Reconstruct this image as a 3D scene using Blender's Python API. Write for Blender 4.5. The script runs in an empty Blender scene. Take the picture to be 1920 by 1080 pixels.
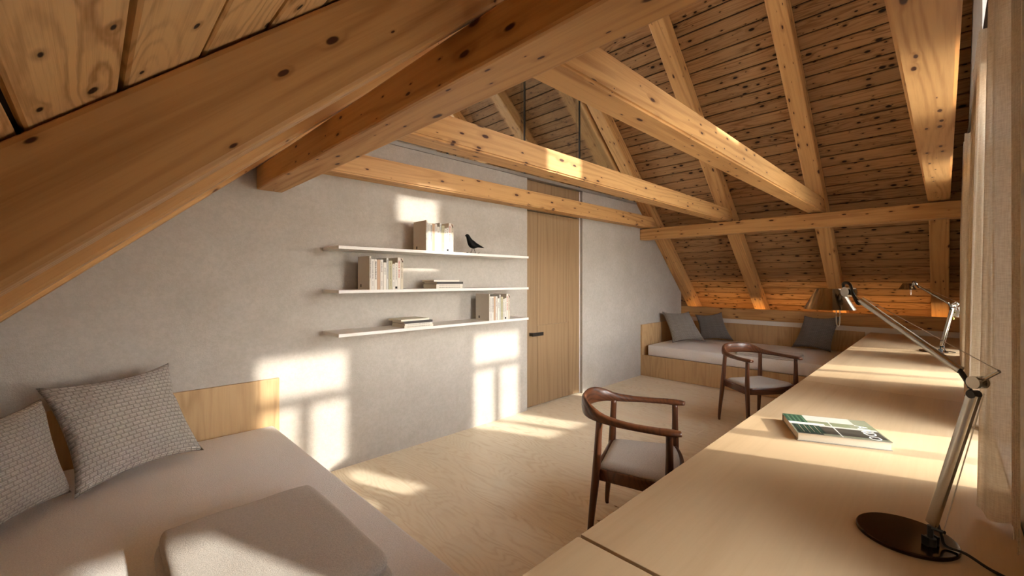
import bpy, bmesh, math, random
from mathutils import Vector, Matrix
random.seed(7)
sc = bpy.context.scene
COL = sc.collection

# ------------------------------------------------------------ camera, sky, sun, exposure
TH = 0.79222
cam_data = bpy.data.cameras.new('camera')
cam_data.sensor_width = 36.0
cam_data.lens = 801.0 / 1920.0 * 36.0
cam_data.shift_y = -14.25 / 1920.0
cam_data.clip_start = 0.01
cam = bpy.data.objects.new('camera', cam_data); COL.objects.link(cam)
cam.location = (0, 0, 1.42)
cam.rotation_euler = Vector((math.cos(TH), math.sin(TH), 0)).to_track_quat('-Z', 'Y').to_euler()
sc.camera = cam

SUN_DIR = Vector((-0.386, 1.0, -0.407))
sun_data = bpy.data.lights.new('sun', 'SUN')
sun_data.energy = 5.3
sun_data.angle = math.radians(1.5)
sun_data.color = (1.0, 0.93, 0.82)
sun = bpy.data.objects.new('sun', sun_data); COL.objects.link(sun)
sun.rotation_euler = SUN_DIR.to_track_quat('-Z', 'Y').to_euler()
sun.location = (4, -8, 6)

world = bpy.data.worlds.new('sky'); sc.world = world
world.use_nodes = True
wt = world.node_tree; bg = wt.nodes['Background']
bg.inputs[1].default_value = 22.0
def wn(op, a, b=None, typ='ShaderNodeMath'):
    x = wt.nodes.new(typ); x.operation = op
    for i, v in enumerate((a, b)):
        if v is None: continue
        if isinstance(v, (int, float)): x.inputs[i].default_value = v
        elif isinstance(v, (tuple, Vector)): x.inputs[i].default_value = tuple(v)
        else: wt.links.new(v, x.inputs[i])
    return x.outputs['Value'] if op == 'DOT_PRODUCT' else x.outputs[0]
wc = wt.nodes.new('ShaderNodeTexCoord'); wd = wn('NORMALIZE', wc.outputs['Generated'], None, 'ShaderNodeVectorMath')
wsx = wt.nodes.new('ShaderNodeSeparateXYZ'); wt.links.new(wd, wsx.inputs[0])
ramp = wt.nodes.new('ShaderNodeValToRGB'); wt.links.new(wn('ADD', wn('MULTIPLY', wsx.outputs[2], 0.5), 0.5), ramp.inputs[0])
cr_ = ramp.color_ramp; cr_.elements[0].position = 0.0; cr_.elements[0].color = (0.20, 0.19, 0.17, 1)
cr_.elements[1].position = 1.0; cr_.elements[1].color = (0.20, 0.27, 0.38, 1)
for p_, c_ in ((0.49, (0.32, 0.31, 0.29, 1)), (0.505, (1.0, 0.97, 0.93, 1)), (0.62, (0.66, 0.70, 0.76, 1)), (0.80, (0.30, 0.37, 0.48, 1))):
    e_ = cr_.elements.new(p_); e_.color = c_
glow = wn('MULTIPLY', wn('POWER', wn('MAXIMUM', wn('DOT_PRODUCT', wd, -SUN_DIR.normalized(), 'ShaderNodeVectorMath'), 0.0), 3.0), 0.45)
wm = wt.nodes.new('ShaderNodeMix'); wm.data_type = 'RGBA'; wm.blend_type = 'ADD'
wt.links.new(glow, wm.inputs[0]); wt.links.new(ramp.outputs[0], wm.inputs[6]); wm.inputs[7].default_value = (1.0, 0.85, 0.62, 1)
wt.links.new(wm.outputs[2], bg.inputs[0])

sc.view_settings.view_transform = 'Standard'
sc.view_settings.look = 'None'
sc.view_settings.exposure = 0.75
sc.view_settings.gamma = 1.0
sc.view_settings.use_curve_mapping = False
sc.cycles.max_bounces = 12
sc.cycles.diffuse_bounces = 8
sc.cycles.glossy_bounces = 4
sc.cycles.transparent_max_bounces = 12
sc.cycles.caustics_reflective = False
sc.cycles.caustics_refractive = False
sc.cycles.sample_clamp_indirect = 8.0

# ------------------------------------------------------------ material helpers
def s2l(c):
    return tuple(((v/255.0)/12.92 if v/255.0 <= 0.04045 else ((v/255.0+0.055)/1.055)**2.4) for v in c) + (1,)

class NT:
    def __init__(self, name):
        self.m = bpy.data.materials.new(name); self.m.use_nodes = True
        self.t = self.m.node_tree; self.n = self.t.nodes
        self.b = self.n['Principled BSDF']; self.out = self.n['Material Output']
    def node(self, typ, **kw):
        x = self.n.new(typ)
        for k, v in kw.items(): setattr(x, k, v)
        return x
    def link(self, a, b): self.t.links.new(a, b)
    def math(self, op, a, b=None, c=None):
        x = self.node('ShaderNodeMath', operation=op)
        for i, v in enumerate((a, b, c)):
            if v is None: continue
            if isinstance(v, (int, float)): x.inputs[i].default_value = v
            else: self.link(v, x.inputs[i])
        return x.outputs[0]
    def vmath(self, op, a, b):
        x = self.node('ShaderNodeVectorMath', operation=op)
        for i, v in enumerate((a, b)):
            if isinstance(v, tuple): x.inputs[i].default_value = v
            else: self.link(v, x.inputs[i])
        return x.outputs[0]
    def mix(self, f, a, b, mode='MIX'):
        x = self.node('ShaderNodeMix', data_type='RGBA', blend_type=mode)
        for i, v in ((0, f), (6, a), (7, b)):
            if isinstance(v, (int, float)): x.inputs[i].default_value = v
            elif isinstance(v, tuple): x.inputs[i].default_value = v
            else: self.link(v, x.inputs[i])
        return x.outputs[2]
    def ramp(self, v, lo, hi, a=0.0, b=1.0):
        x = self.node('ShaderNodeMapRange', interpolation_type='SMOOTHSTEP')
        self.link(v, x.inputs[0])
        for i, q in ((1, lo), (2, hi), (3, a), (4, b)): x.inputs[i].default_value = q
        return x.outputs[0]
    def noise(self, vec, scale, detail=3, rough=0.55, dist=0.0):
        x = self.node('ShaderNodeTexNoise'); self.link(vec, x.inputs['Vector'])
        x.inputs['Scale'].default_value = scale; x.inputs['Detail'].default_value = detail
        x.inputs['Roughness'].default_value = rough; x.inputs['Distortion'].default_value = dist
        return x.outputs['Fac']
    def bump(self, h, strength=0.3, dist=0.002):
        x = self.node('ShaderNodeBump'); x.inputs['Strength'].default_value = strength
        x.inputs['Distance'].default_value = dist
        self.link(h, x.inputs['Height']); self.link(x.outputs[0], self.b.inputs['Normal'])
    def col(self, c):
        if isinstance(c, tuple): self.b.inputs['Base Color'].default_value = c
        else: self.link(c, self.b.inputs['Base Color'])
    def rough(self, r):
        if isinstance(r, (int, float)): self.b.inputs['Roughness'].default_value = r
        else: self.link(r, self.b.inputs['Roughness'])

def objvec(t, rand=True):
    tc = t.node('ShaderNodeTexCoord'); v = tc.outputs['Object']
    if rand:
        oi = t.node('ShaderNodeObjectInfo')
        c = t.node('ShaderNodeCombineXYZ')
        for i, k in enumerate((61.3, 23.7, 47.1)):
            t.link(t.math('MULTIPLY', oi.outputs['Random'], k), c.inputs[i])
        v = t.vmath('ADD', v, c.outputs[0])
    return v

def wood(name, light, dark, knotc=None, ringf=60.0, warp=1.2, knot=0.0, kx=3.0, ky=7.0, krad=0.16,
         rough=0.55, fine=220.0, contrast=0.6, bump=0.25, bdist=0.001, tint=0.12, axis=0, spec=0.35, sharp=1.0, blotch=0.25, lx=0.5, ly=6.0):
    """straight-grained timber, grain along the object's local axis, knots from a stretched voronoi"""
    t = NT(name); v0 = objvec(t)
    if axis:
        m = t.node('ShaderNodeMapping')
        m.inputs['Rotation'].default_value = (0, math.pi/2, 0) if axis == 2 else (0, 0, math.pi/2)
        t.link(v0, m.inputs['Vector']); v0 = m.outputs[0]
    def scaled(sx, sy, sz): return t.vmath('MULTIPLY', v0, (sx, sy, sz))
    low = t.noise(scaled(lx, ly, ly), 1.0, 1.5, 0.45)
    low2 = t.noise(scaled(lx*4, ly*3.5, ly*3.5), 1.0, 3, 0.6)
    amp = t.ramp(t.noise(scaled(0.7, 9.0, 9.0), 1.0, 2), 0.3, 0.7, 0.25, 1.0)
    streak = t.noise(scaled(1.6, 55.0, 55.0), 1.0, 4, 0.7)
    sep = t.node('ShaderNodeSeparateXYZ'); t.link(v0, sep.inputs[0])
    yy = t.math('ADD', sep.outputs[1], t.math('MULTIPLY', sep.outputs[2], 0.7))
    ph = t.math('ADD', t.math('MULTIPLY', yy, ringf), t.math('MULTIPLY', low, warp*50.0))
    ph = t.math('ADD', ph, t.math('MULTIPLY', low2, warp*4.0))
    if knot > 0:
        kc = t.node('ShaderNodeCombineXYZ'); t.link(t.math('MULTIPLY', sep.outputs[0], kx), kc.inputs[0])
        t.link(t.math('MULTIPLY', t.math('ADD', sep.outputs[1], t.math('MULTIPLY', sep.outputs[2], 0.93)), ky), kc.inputs[1])
        vo = t.node('ShaderNodeTexVoronoi', voronoi_dimensions='2D'); t.link(kc.outputs[0], vo.inputs['Vector'])
        vo.inputs['Scale'].default_value = 1.0; vo.inputs['Randomness'].default_value = 1.0
        d = vo.outputs['Distance']
        sc_ = t.node('ShaderNodeSeparateColor'); t.link(vo.outputs['Color'], sc_.inputs[0])
        present = t.math('LESS_THAN', sc_.outputs[0], knot)
        wob = t.math('MULTIPLY', t.math('SUBTRACT', t.noise(scaled(18, 30, 30), 1.0, 2), 0.5), 0.10)
        dd = t.math('ADD', d, wob)
        rad = t.math('MULTIPLY', t.math('ADD', t.math('POWER', sc_.outputs[1], 2.0), 0.25), krad)
        q = t.math('DIVIDE', dd, rad)
        mask = t.math('MULTIPLY', t.ramp(q, 0.55, 1.05, 1.0, 0.0), present)
        halo = t.math('MULTIPLY', t.ramp(q, 0.8, 2.8, 1.0, 0.0), present)
        ph = t.math('ADD', ph, t.math('MULTIPLY', halo, 2.2))
    ring = t.math('ADD', t.math('MULTIPLY', t.math('SINE', ph), 0.5), 0.5)
    ring = t.math('MULTIPLY', t.math('POWER', ring, 2.2*sharp), amp)
    fn = t.noise(scaled(5.0, fine, fine), 1.0, 3, 0.65)
    fac = t.math('ADD', t.math('MULTIPLY', ring, contrast), t.math('MULTIPLY', t.math('SUBTRACT', fn, 0.5), 0.9*contrast))
    fac = t.math('ADD', fac, t.math('MULTIPLY', t.math('SUBTRACT', streak, 0.5), 1.6*contrast))
    fac = t.math('ADD', fac, t.math('MULTIPLY', t.math('SUBTRACT', low, 0.4), blotch))
    fc = t.node('ShaderNodeClamp'); t.link(fac, fc.inputs[0])
    c = t.mix(fc.outputs[0], light, dark)
    oi = t.node('ShaderNodeObjectInfo')
    br = t.math('ADD', t.math('MULTIPLY', t.math('SUBTRACT', oi.outputs['Random'], 0.5), tint*2), 1.0)
    vm = t.node('ShaderNodeVectorMath', operation='SCALE'); t.link(c, vm.inputs[0]); t.link(br, vm.inputs['Scale'])
    c = vm.outputs[0]
    h = t.math('MULTIPLY', fc.outputs[0], -1.0)
    if knot > 0:
        c = t.mix(t.math('MULTIPLY', halo, 0.35), c, dark)
        c = t.mix(mask, c, knotc or dark)
    t.col(c); t.rough(t.ramp(fc.outputs[0], 0, 1, rough, min(1, rough+0.15)))
    t.b.inputs['Specular IOR Level'].default_value = spec
    if bump: t.bump(h, bump, bdist)
    return t.m

def plain(name, c, rough=0.6, metal=0.0, noise=0.0, nscale=60, bump=0.0, bscale=200, bdist=0.001, spec=0.5, coat=0.0, sheen=0.0):
    t = NT(name); v = objvec(t)
    if noise:
        f = t.noise(v, nscale, 4)
        d = tuple(x*(1-noise) for x in c[:3]) + (1,)
        t.col(t.mix(t.ramp(f, 0.3, 0.7), d, c))
    else: t.col(c)
    t.rough(rough); t.b.inputs['Metallic'].default_value = metal
    t.b.inputs['Specular IOR Level'].default_value = spec
    if coat: t.b.inputs['Coat Weight'].default_value = coat
    if sheen: t.b.inputs['Sheen Weight'].default_value = sheen
    if bump: t.bump(t.noise(v, bscale, 4, 0.7), bump, bdist)
    return t.m

M = {}
M['beam'] = wood('honey_beam_timber', s2l((206, 160, 104)), s2l((152, 104, 58)), s2l((70, 34, 16)), ringf=90, warp=1.0, knot=0.48, kx=5.5, ky=16, krad=0.15,
                 rough=0.5, contrast=0.55, bump=0.35, tint=0.05, blotch=0.25, fine=160, lx=0.4, ly=5)
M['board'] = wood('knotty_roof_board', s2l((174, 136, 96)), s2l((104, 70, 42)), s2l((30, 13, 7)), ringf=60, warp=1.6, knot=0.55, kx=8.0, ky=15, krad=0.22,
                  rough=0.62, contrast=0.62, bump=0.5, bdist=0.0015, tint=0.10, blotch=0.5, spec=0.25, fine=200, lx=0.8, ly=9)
M['board_brightened'] = wood('knotty_roof_board_brightened', s2l((250, 214, 158)), s2l((172, 122, 76)), s2l((44, 20, 10)), ringf=60, warp=2.6, knot=0.5, kx=6.0, ky=12, krad=0.22,
                  rough=0.62, contrast=0.6, bump=0.6, bdist=0.002, tint=0.06, sharp=1.2, blotch=0.3, spec=0.25, fine=300, lx=1.2, ly=6)  # near-slope copy of the roof boards, brighter light put into its colour
M['floor'] = wood('pale_oak_floor', s2l((238, 224, 198)), s2l((212, 188, 152)), s2l((160, 120, 80)), ringf=40, warp=3.0, knot=0.10, kx=2.0, ky=5, krad=0.05,
                  rough=0.42, contrast=0.5, bump=0.06, tint=0.02, fine=260, blotch=0.15, spec=0.35, lx=1.0, ly=4)
M['desk'] = wood('desk_veneer', s2l((198, 172, 136)), s2l((168, 138, 102)), None, ringf=20, warp=0.35, rough=0.42, contrast=0.26, bump=0.04, tint=0.02, fine=90, blotch=0.7, spec=0.35, lx=0.35, ly=3.5)
M['panel'] = wood('oak_panel', s2l((196, 162, 118)), s2l((150, 114, 74)), None, ringf=60, warp=1.2, rough=0.5, contrast=0.42, bump=0.06, tint=0.07, axis=2, fine=260, blotch=0.4, lx=0.8, ly=5)
M['door'] = wood('oak_door_veneer', s2l((150, 122, 90)), s2l((118, 90, 62)), None, ringf=120, warp=0.5, rough=0.5, contrast=0.45, bump=0.08, tint=0.07, axis=2, fine=420, blotch=0.2, lx=0.5, ly=5)
M['walnut'] = wood('dark_walnut', s2l((92, 52, 30)), s2l((38, 20, 12)), None, ringf=200, warp=0.8, rough=0.33, contrast=0.7, bump=0.08, tint=0.03, fine=380, blotch=0.5, spec=0.5, axis=2)
M['walnut_rail'] = wood('dark_walnut_rail', s2l((96, 56, 34)), s2l((38, 20, 12)), None, ringf=200, warp=0.8, rough=0.3, contrast=0.7, bump=0.08, tint=0.03, fine=380, blotch=0.5, spec=0.5)

def plaster():
    t = NT('white_plaster'); tc = t.node('ShaderNodeTexCoord'); v = tc.outputs['Object']
    f = t.noise(v, 2.5, 5, 0.65); g = t.noise(v, 90, 4, 0.7)
    c = t.mix(t.ramp(f, 0.3, 0.7), s2l((178, 170, 160)), s2l((188, 181, 172)))
    g2 = t.noise(v, 38, 5, 0.75)
    c = t.mix(t.math('MULTIPLY', t.ramp(g2, 0.35, 0.65), 0.35), c, s2l((160, 152, 142)))
    t.col(c); t.rough(0.9); t.b.inputs['Specular IOR Level'].default_value = 0.15
    t.bump(g, 0.5, 0.004)
    return t.m
M['plaster'] = plaster()
M['white'] = plain('white_lacquer', s2l((232, 228, 222)), 0.45, noise=0.02, nscale=20)
M['linen'] = plain('white_bed_linen', s2l((248, 244, 240)), 0.95, noise=0.10, nscale=170, bump=0.9, bscale=200, bdist=0.004, spec=0.1, sheen=0.2)
M['blanket'] = plain('grey_wool_blanket', s2l((210, 202, 192)), 0.95, noise=0.18, nscale=190, bump=0.9, bscale=220, bdist=0.004, spec=0.1, sheen=0.3)
M['seat'] = plain('grey_seat_fabric', s2l((190, 180, 168)), 0.95, noise=0.20, nscale=220, bump=0.8, bscale=500, bdist=0.001, spec=0.1)
M['dark_metal'] = plain('dark_grey_metal', s2l((74, 70, 66)), 0.35, 0.9, noise=0.05)
M['grey_metal'] = plain('grey_painted_metal', s2l((150, 144, 136)), 0.5, 0.2, noise=0.04)
M['chrome'] = plain('brushed_aluminium', s2l((176, 168, 156)), 0.22, 1.0, noise=0.08, nscale=300)
M['mirror'] = plain('polished_aluminium', s2l((150, 132, 112)), 0.18, 1.0, noise=0.04, nscale=80)
M['lampbase'] = plain('dark_polished_base', s2l((64, 46, 34)), 0.16, 0.9, noise=0.06)
M['black'] = plain('black_plastic', s2l((24, 21, 19)), 0.45, noise=0.1)
M['matt_black'] = plain('black_lacquered_wood', s2l((12, 11, 11)), 0.6, noise=0.1, spec=0.15)
M['wire'] = plain('steel_wire', s2l((200, 192, 180)), 0.3, 0.8, noise=0.05)
M['white_wire'] = plain('white_enamelled_wire', s2l((232, 226, 214)), 0.4, noise=0.02)
M['dark_gap'] = plain('dark_shadow_gap', s2l((26, 19, 14)), 0.9, noise=0.1)
M['paper'] = plain('cream_pages', s2l((226, 216, 196)), 0.9, noise=0.08, nscale=900)
M['ceramic'] = plain('white_ceramic', s2l((236, 232, 226)), 0.25, noise=0.02)
M['leaf'] = plain('orchid_leaf', s2l((46, 92, 34)), 0.45, noise=0.3, nscale=30)
M['bud'] = plain('yellow_green_sepal', s2l((170, 168, 60)), 0.6, noise=0.2)
M['stem'] = plain('green_stem', s2l((84, 100, 44)), 0.6, noise=0.2)
M['petal'] = plain('white_petal', s2l((236, 232, 230)), 0.6, noise=0.03)
M['bark'] = plain('bark_mulch', s2l((70, 48, 32)), 0.9, noise=0.5, bump=0.8, bscale=80)

def knit(name, c1, c2):
    """basket-weave cushion cloth: raised blocks of short ribs, from the cushion's own UVs"""
    t = NT(name); tc = t.node('ShaderNodeTexCoord')
    mp = t.node('ShaderNodeMapping'); t.link(tc.outputs['UV'], mp.inputs['Vector'])
    mp.inputs['Scale'].default_value = (1, 1, 1)
    b = t.node('ShaderNodeTexBrick'); t.link(mp.outputs[0], b.inputs['Vector'])
    b.offset = 0.5; b.inputs['Scale'].default_value = 15.0
    b.inputs['Mortar Size'].default_value = 0.13; b.inputs['Mortar Smooth'].default_value = 1.0
    b.inputs['Brick Width'].default_value = 0.8; b.inputs['Row Height'].default_value = 0.6
    sp = t.node('ShaderNodeSeparateXYZ'); t.link(mp.outputs[0], sp.inputs[0])
    wv = t.math('SINE', t.math('ADD', t.math('MULTIPLY', sp.outputs[1], 2*math.pi*15/0.6*3), t.math('MULTIPLY', sp.outputs[0], 30)))
    ins = t.math('SUBTRACT', 1.0, b.outputs['Fac'])
    rib = t.math('MULTIPLY', t.math('ADD', t.math('MULTIPLY', wv, 0.32), 0.68), t.math('ADD', t.math('MULTIPLY', ins, 0.8), 0.2))
    saw = t.math('FRACT', t.math('MULTIPLY', sp.outputs[1], 15.0/0.6))
    rib = t.math('MULTIPLY', rib, t.math('ADD', t.math('MULTIPLY', saw, 0.75), 0.35))
    fz = t.noise(mp.outputs[0], 160, 3)
    h = t.math('ADD', rib, t.math('MULTIPLY', fz, 0.35))
    t.col(t.mix(t.ramp(h, 0.0, 0.9), c2, c1)); t.rough(0.95)  # hollows of the weave darkened: relief shading put into the colour
    t.b.inputs['Specular IOR Level'].default_value = 0.1; t.b.inputs['Sheen Weight'].default_value = 0.2
    t.bump(h, 1.0, 0.011)
    return t.m
M['knit'] = knit('grey_woven_cushion', s2l((222, 213, 203)), s2l((142, 131, 120)))
M['knit_dark'] = knit('dark_grey_woven_cushion', s2l((150, 142, 136)), s2l((100, 92, 86)))

M['knit_mid'] = knit('mid_grey_woven_cushion', s2l((176, 166, 154)), s2l((114, 105, 96)))

def curtain_mat():
    t = NT('beige_sheer_curtain'); v = objvec(t, False)
    f = t.noise(t.vmath('MULTIPLY', v, (380, 380, 22)), 1.0, 3, 0.6)
    g = t.noise(t.vmath('MULTIPLY', v, (60, 60, 420)), 1.0, 2, 0.6)
    w = t.math('MULTIPLY', t.math('ADD', f, g), 0.5)
    c = t.mix(t.ramp(w, 0.35, 0.65), s2l((218, 204, 182)), s2l((240, 229, 210)))
    t.col(c); t.rough(0.95); t.b.inputs['Specular IOR Level'].default_value = 0.05
    t.bump(w, 0.5, 0.001)
    tr = t.node('ShaderNodeBsdfTranslucent'); t.link(c, tr.inputs[0])
    tp = t.node('ShaderNodeBsdfTransparent')
    m1 = t.node('ShaderNodeMixShader'); m1.inputs[0].default_value = 0.58
    t.link(t.b.outputs[0], m1.inputs[1]); t.link(tr.outputs[0], m1.inputs[2])
    m2 = t.node('ShaderNodeMixShader'); m2.inputs[0].default_value = 0.06
    t.link(m1.outputs[0], m2.inputs[1]); t.link(tp.outputs[0], m2.inputs[2])
    t.link(m2.outputs[0], t.out.inputs[0])
    return t.m
M['curtain'] = curtain_mat()

def glass_mat():
    t = NT('window_glass')
    gl = t.node('ShaderNodeBsdfGlossy'); gl.inputs['Roughness'].default_value = 0.02
    tp = t.node('ShaderNodeBsdfTransparent'); tp.inputs[0].default_value = (0.96, 0.97, 0.97, 1)
    fr = t.node('ShaderNodeFresnel'); fr.inputs[0].default_value = 1.45
    mx = t.node('ShaderNodeMixShader')
    t.link(t.math('MULTIPLY', fr.outputs[0], 0.7), mx.inputs[0])
    t.link(tp.outputs[0], mx.inputs[1]); t.link(gl.outputs[0], mx.inputs[2])
    t.link(mx.outputs[0], t.out.inputs[0])
    return t.m
M['glass'] = glass_mat()

def emis(name, c, s):
    t = NT(name); t.b.inputs['Emission Color'].default_value = c; t.b.inputs['Emission Strength'].default_value = s
    t.col((0.9, 0.6, 0.3, 1)); return t.m
M['led'] = emis('warm_led_diffuser', (1.0, 0.60, 0.22, 1), 13.0)

# ------------------------------------------------------------ geometry helpers
def tag(o, label=None, cat=None, group=None, kind=None):
    if label: o['label'] = label
    if cat: o['category'] = cat
    if group: o['group'] = group
    if kind: o['kind'] = kind
    return o

def link(name, me, parent=None, mw=None):
    o = bpy.data.objects.new(name, me); COL.objects.link(o)
    if parent is not None:
        o.parent = parent
    if mw is not None: o.matrix_local = mw
    return o

def finish(bm, name, mats, smooth=False):
    me = bpy.data.meshes.new(name)
    bmesh.ops.recalc_face_normals(bm, faces=bm.faces)
    bm.to_mesh(me); bm.free()
    for m in (mats if isinstance(mats, (list, tuple)) else [mats]): me.materials.append(m)
    if smooth:
        for p in me.polygons: p.use_smooth = True
    return me

def empty(name, loc=(0, 0, 0), rz=0.0):
    o = bpy.data.objects.new(name, None); COL.objects.link(o)
    o.empty_display_size = 0.05; o.location = loc; o.rotation_euler = (0, 0, rz)
    return o

def add_box(bm, x0, x1, y0, y1, z0, z1, bev=0.0, mi=0):
    vs = [bm.verts.new((x, y, z)) for z in (z0, z1) for y in (y0, y1) for x in (x0, x1)]
    fs = []
    for f in ((0, 2, 3, 1), (4, 5, 7, 6), (0, 1, 5, 4), (2, 6, 7, 3), (0, 4, 6, 2), (1, 3, 7, 5)):
        q = bm.faces.new([vs[i] for i in f]); q.material_index = mi; fs.append(q)
    if bev:
        es = list({e for f in fs for e in f.edges})
        r = bmesh.ops.bevel(bm, geom=es, offset=bev, segments=2, profile=0.5, affect='EDGES')
        for f in r['faces']: f.material_index = mi
    return vs

def box(name, x0, x1, y0, y1, z0, z1, m, parent=None, bev=0.0, center=True):
    """box in parent/world coordinates with its origin at its own centre (so the grain differs)"""
    cx, cy, cz = (x0+x1)/2, (y0+y1)/2, (z0+z1)/2
    bm = bmesh.new(); add_box(bm, x0-cx, x1-cx, y0-cy, y1-cy, z0-cz, z1-cz, bev)
    return link(name, finish(bm, name, m), parent, Matrix.Translation((cx, cy, cz)))

def catmull(P, n):
    out = []
    for i in range(len(P)-1):
        p0 = P[max(i-1, 0)]; p1 = P[i]; p2 = P[i+1]; p3 = P[min(i+2, len(P)-1)]
        for k in range(n):
            t = k/n
            out.append([0.5*((2*b)+(-a+c)*t+(2*a-5*b+4*c-d)*t*t+(-a+3*b-3*c+d)*t**3) for a, b, c, d in zip(p0, p1, p2, p3)])
    out.append(list(P[-1])); return out

def sweep(bm, rows, seg=12, up=(0, 0, 1), power=2.0, mi=0, cap=True):
    """rows: (x,y,z, half_side, half_up) -> skin around the path"""
    up = Vector(up); P = [Vector(r[:3]) for r in rows]; rings = []
    for i, r in enumerate(rows):
        t = (P[min(i+1, len(P)-1)]-P[max(i-1, 0)]).normalized()
        s = t.cross(up)
        if s.length < 1e-4: s = t.cross(Vector((1, 0, 0)))
        s.normalize(); u = s.cross(t).normalized()
        ring = []
        for k in range(seg):
            a = 2*math.pi*k/seg; c, q = math.cos(a), math.sin(a)
            c = math.copysign(abs(c)**(2/power), c); q = math.copysign(abs(q)**(2/power), q)
            ring.append(bm.verts.new(P[i]+s*c*r[3]+u*q*r[4]))
        rings.append(ring)
    for a, b in zip(rings, rings[1:]):
        for k in range(seg):
            f = bm.faces.new((a[k], a[(k+1) % seg], b[(k+1) % seg], b[k])); f.material_index = mi
    if cap:
        for rg in (rings[0], rings[-1]):
            f = bm.faces.new(rg); f.material_index = mi

def tube(bm, pts, r, seg=10, mi=0):
    sweep(bm, [tuple(p)+(r, r) for p in pts], seg, mi=mi)

def sweep_obj(name, rows, m, parent=None, seg=12, up=(0, 0, 1), power=2.0, smooth=True):
    bm = bmesh.new(); sweep(bm, rows, seg, up, power)
    return link(name, finish(bm, name, m, smooth), parent)

def lathe(bm, prof, seg=32, c=(0, 0, 0), mi=0):
    rings = []
    for r, z in prof:
        if r < 1e-5: rings.append([bm.verts.new((c[0], c[1], c[2]+z))])
        else: rings.append([bm.verts.new((c[0]+r*math.cos(2*math.pi*k/seg), c[1]+r*math.sin(2*math.pi*k/seg), c[2]+z)) for k in range(seg)])
    for a, b in zip(rings, rings[1:]):
        for k in range(seg):
            k2 = (k+1) % seg
            if len(a) == 1 and len(b) == 1: continue
            if len(a) == 1: f = bm.faces.new((a[0], b[k], b[k2]))
            elif len(b) == 1: f = bm.faces.new((a[k], a[k2], b[0]))
            else: f = bm.faces.new((a[k], a[k2], b[k2], b[k]))
            f.material_index = mi

def smooth_by_angle(o, ang=40):
    for p in o.data.polygons: p.use_smooth = True
    bm = bmesh.new(); bm.from_mesh(o.data)
    for e in bm.edges:
        if len(e.link_faces) == 2 and e.calc_face_angle(0) > math.radians(ang): e.smooth = False
    bm.to_mesh(o.data); bm.free()

def poly_prism(bm, pts, y0, y1, mi=0):
    """pts in x,z; extruded along y"""
    a = [bm.verts.new((x, y0, z)) for x, z in pts]; b = [bm.verts.new((x, y1, z)) for x, z in pts]
    fs = [bm.faces.new(a), bm.faces.new(b[::-1])]
    n = len(pts)
    for i in range(n): fs.append(bm.faces.new((a[i], b[i], b[(i+1) % n], a[(i+1) % n])))
    for f in fs: f.material_index = mi

def copy_tree(o, parent=None):
    c = o.copy(); COL.objects.link(c)
    if parent is not None: c.parent = parent
    for ch in list(o.children): copy_tree(ch, c)
    return c

# ------------------------------------------------------------ roof frame numbers
WALL_Y = 3.201; GAB_Y = -0.15; BACK_Y = 6.6
NX, NZ = 0.66274, 0.74885           # far slope normal
MX, MZ = -0.65934, 0.75184          # near slope normal
def far_under(x): return 1.6125-0.885*(x-6.785)
def near_under(x): return 1.486+0.877*x
RD = 0.17                            # rafter depth under the boards
def far_board(x): return far_under(x)+RD/NZ
def near_board(x): return near_under(x)+RD/MZ
RIDGE_X = 3.48
def roof(x): return near_board(x) if x < RIDGE_X else far_board(x)
F0 = Vector((6.785, 0, 1.6125)); FE = Vector((NZ, 0, -NX)); FN = Vector((NX, 0, NZ))
N0 = Vector((0, 0, 1.486)); NE = Vector((MZ, 0, -MX)); NN = Vector((MX, 0, MZ))
KN, KF = -0.5, 7.262                 # kneewalls

def frame_m(o, e, y, n, s, off):
    """matrix: local x along slope e, y along world y, z = normal"""
    p = Vector(o)+Vector(e)*s+Vector(n)*off; p.y = y
    m = Matrix.Identity(4)
    for i in range(3):
        m[i][0] = e[i]; m[i][1] = (0, 1, 0)[i]; m[i][2] = n[i]; m[i][3] = p[i]
    return m

# ------------------------------------------------------------ floor
fl = box('floor', KN, KF+0.1, GAB_Y-0.3, BACK_Y, -0.12, -0.02, M['dark_gap']); tag(fl, kind='structure')
pw = 0.26; x = KN; k = 0
while x < KF:
    x1 = min(x+pw, KF)
    cuts = [GAB_Y, 0.6+((k*0.73) % 1.9), WALL_Y+0.12]
    for a, b in zip(cuts, cuts[1:]):
        bm = bmesh.new(); L = b-a-0.0006; W = x1-x-0.0006
        add_box(bm, -L/2, L/2, -W/2, W/2, -0.01, 0.01)
        mw = Matrix.Translation(((x+x1)/2, (a+b)/2, -0.01)) @ Matrix.Rotation(math.pi/2, 4, 'Z')
        link('plank', finish(bm, 'plank', M['floor']), fl, Matrix.Translation(-fl.location) @ mw)
    x = x1; k += 1
box('subfloor', KN, KF, WALL_Y+0.125, BACK_Y, -0.019, 0.0, M['floor'], None)
bpy.data.objects['subfloor'].name = 'floor.001'; tag(bpy.data.objects['floor.001'], kind='structure')

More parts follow.
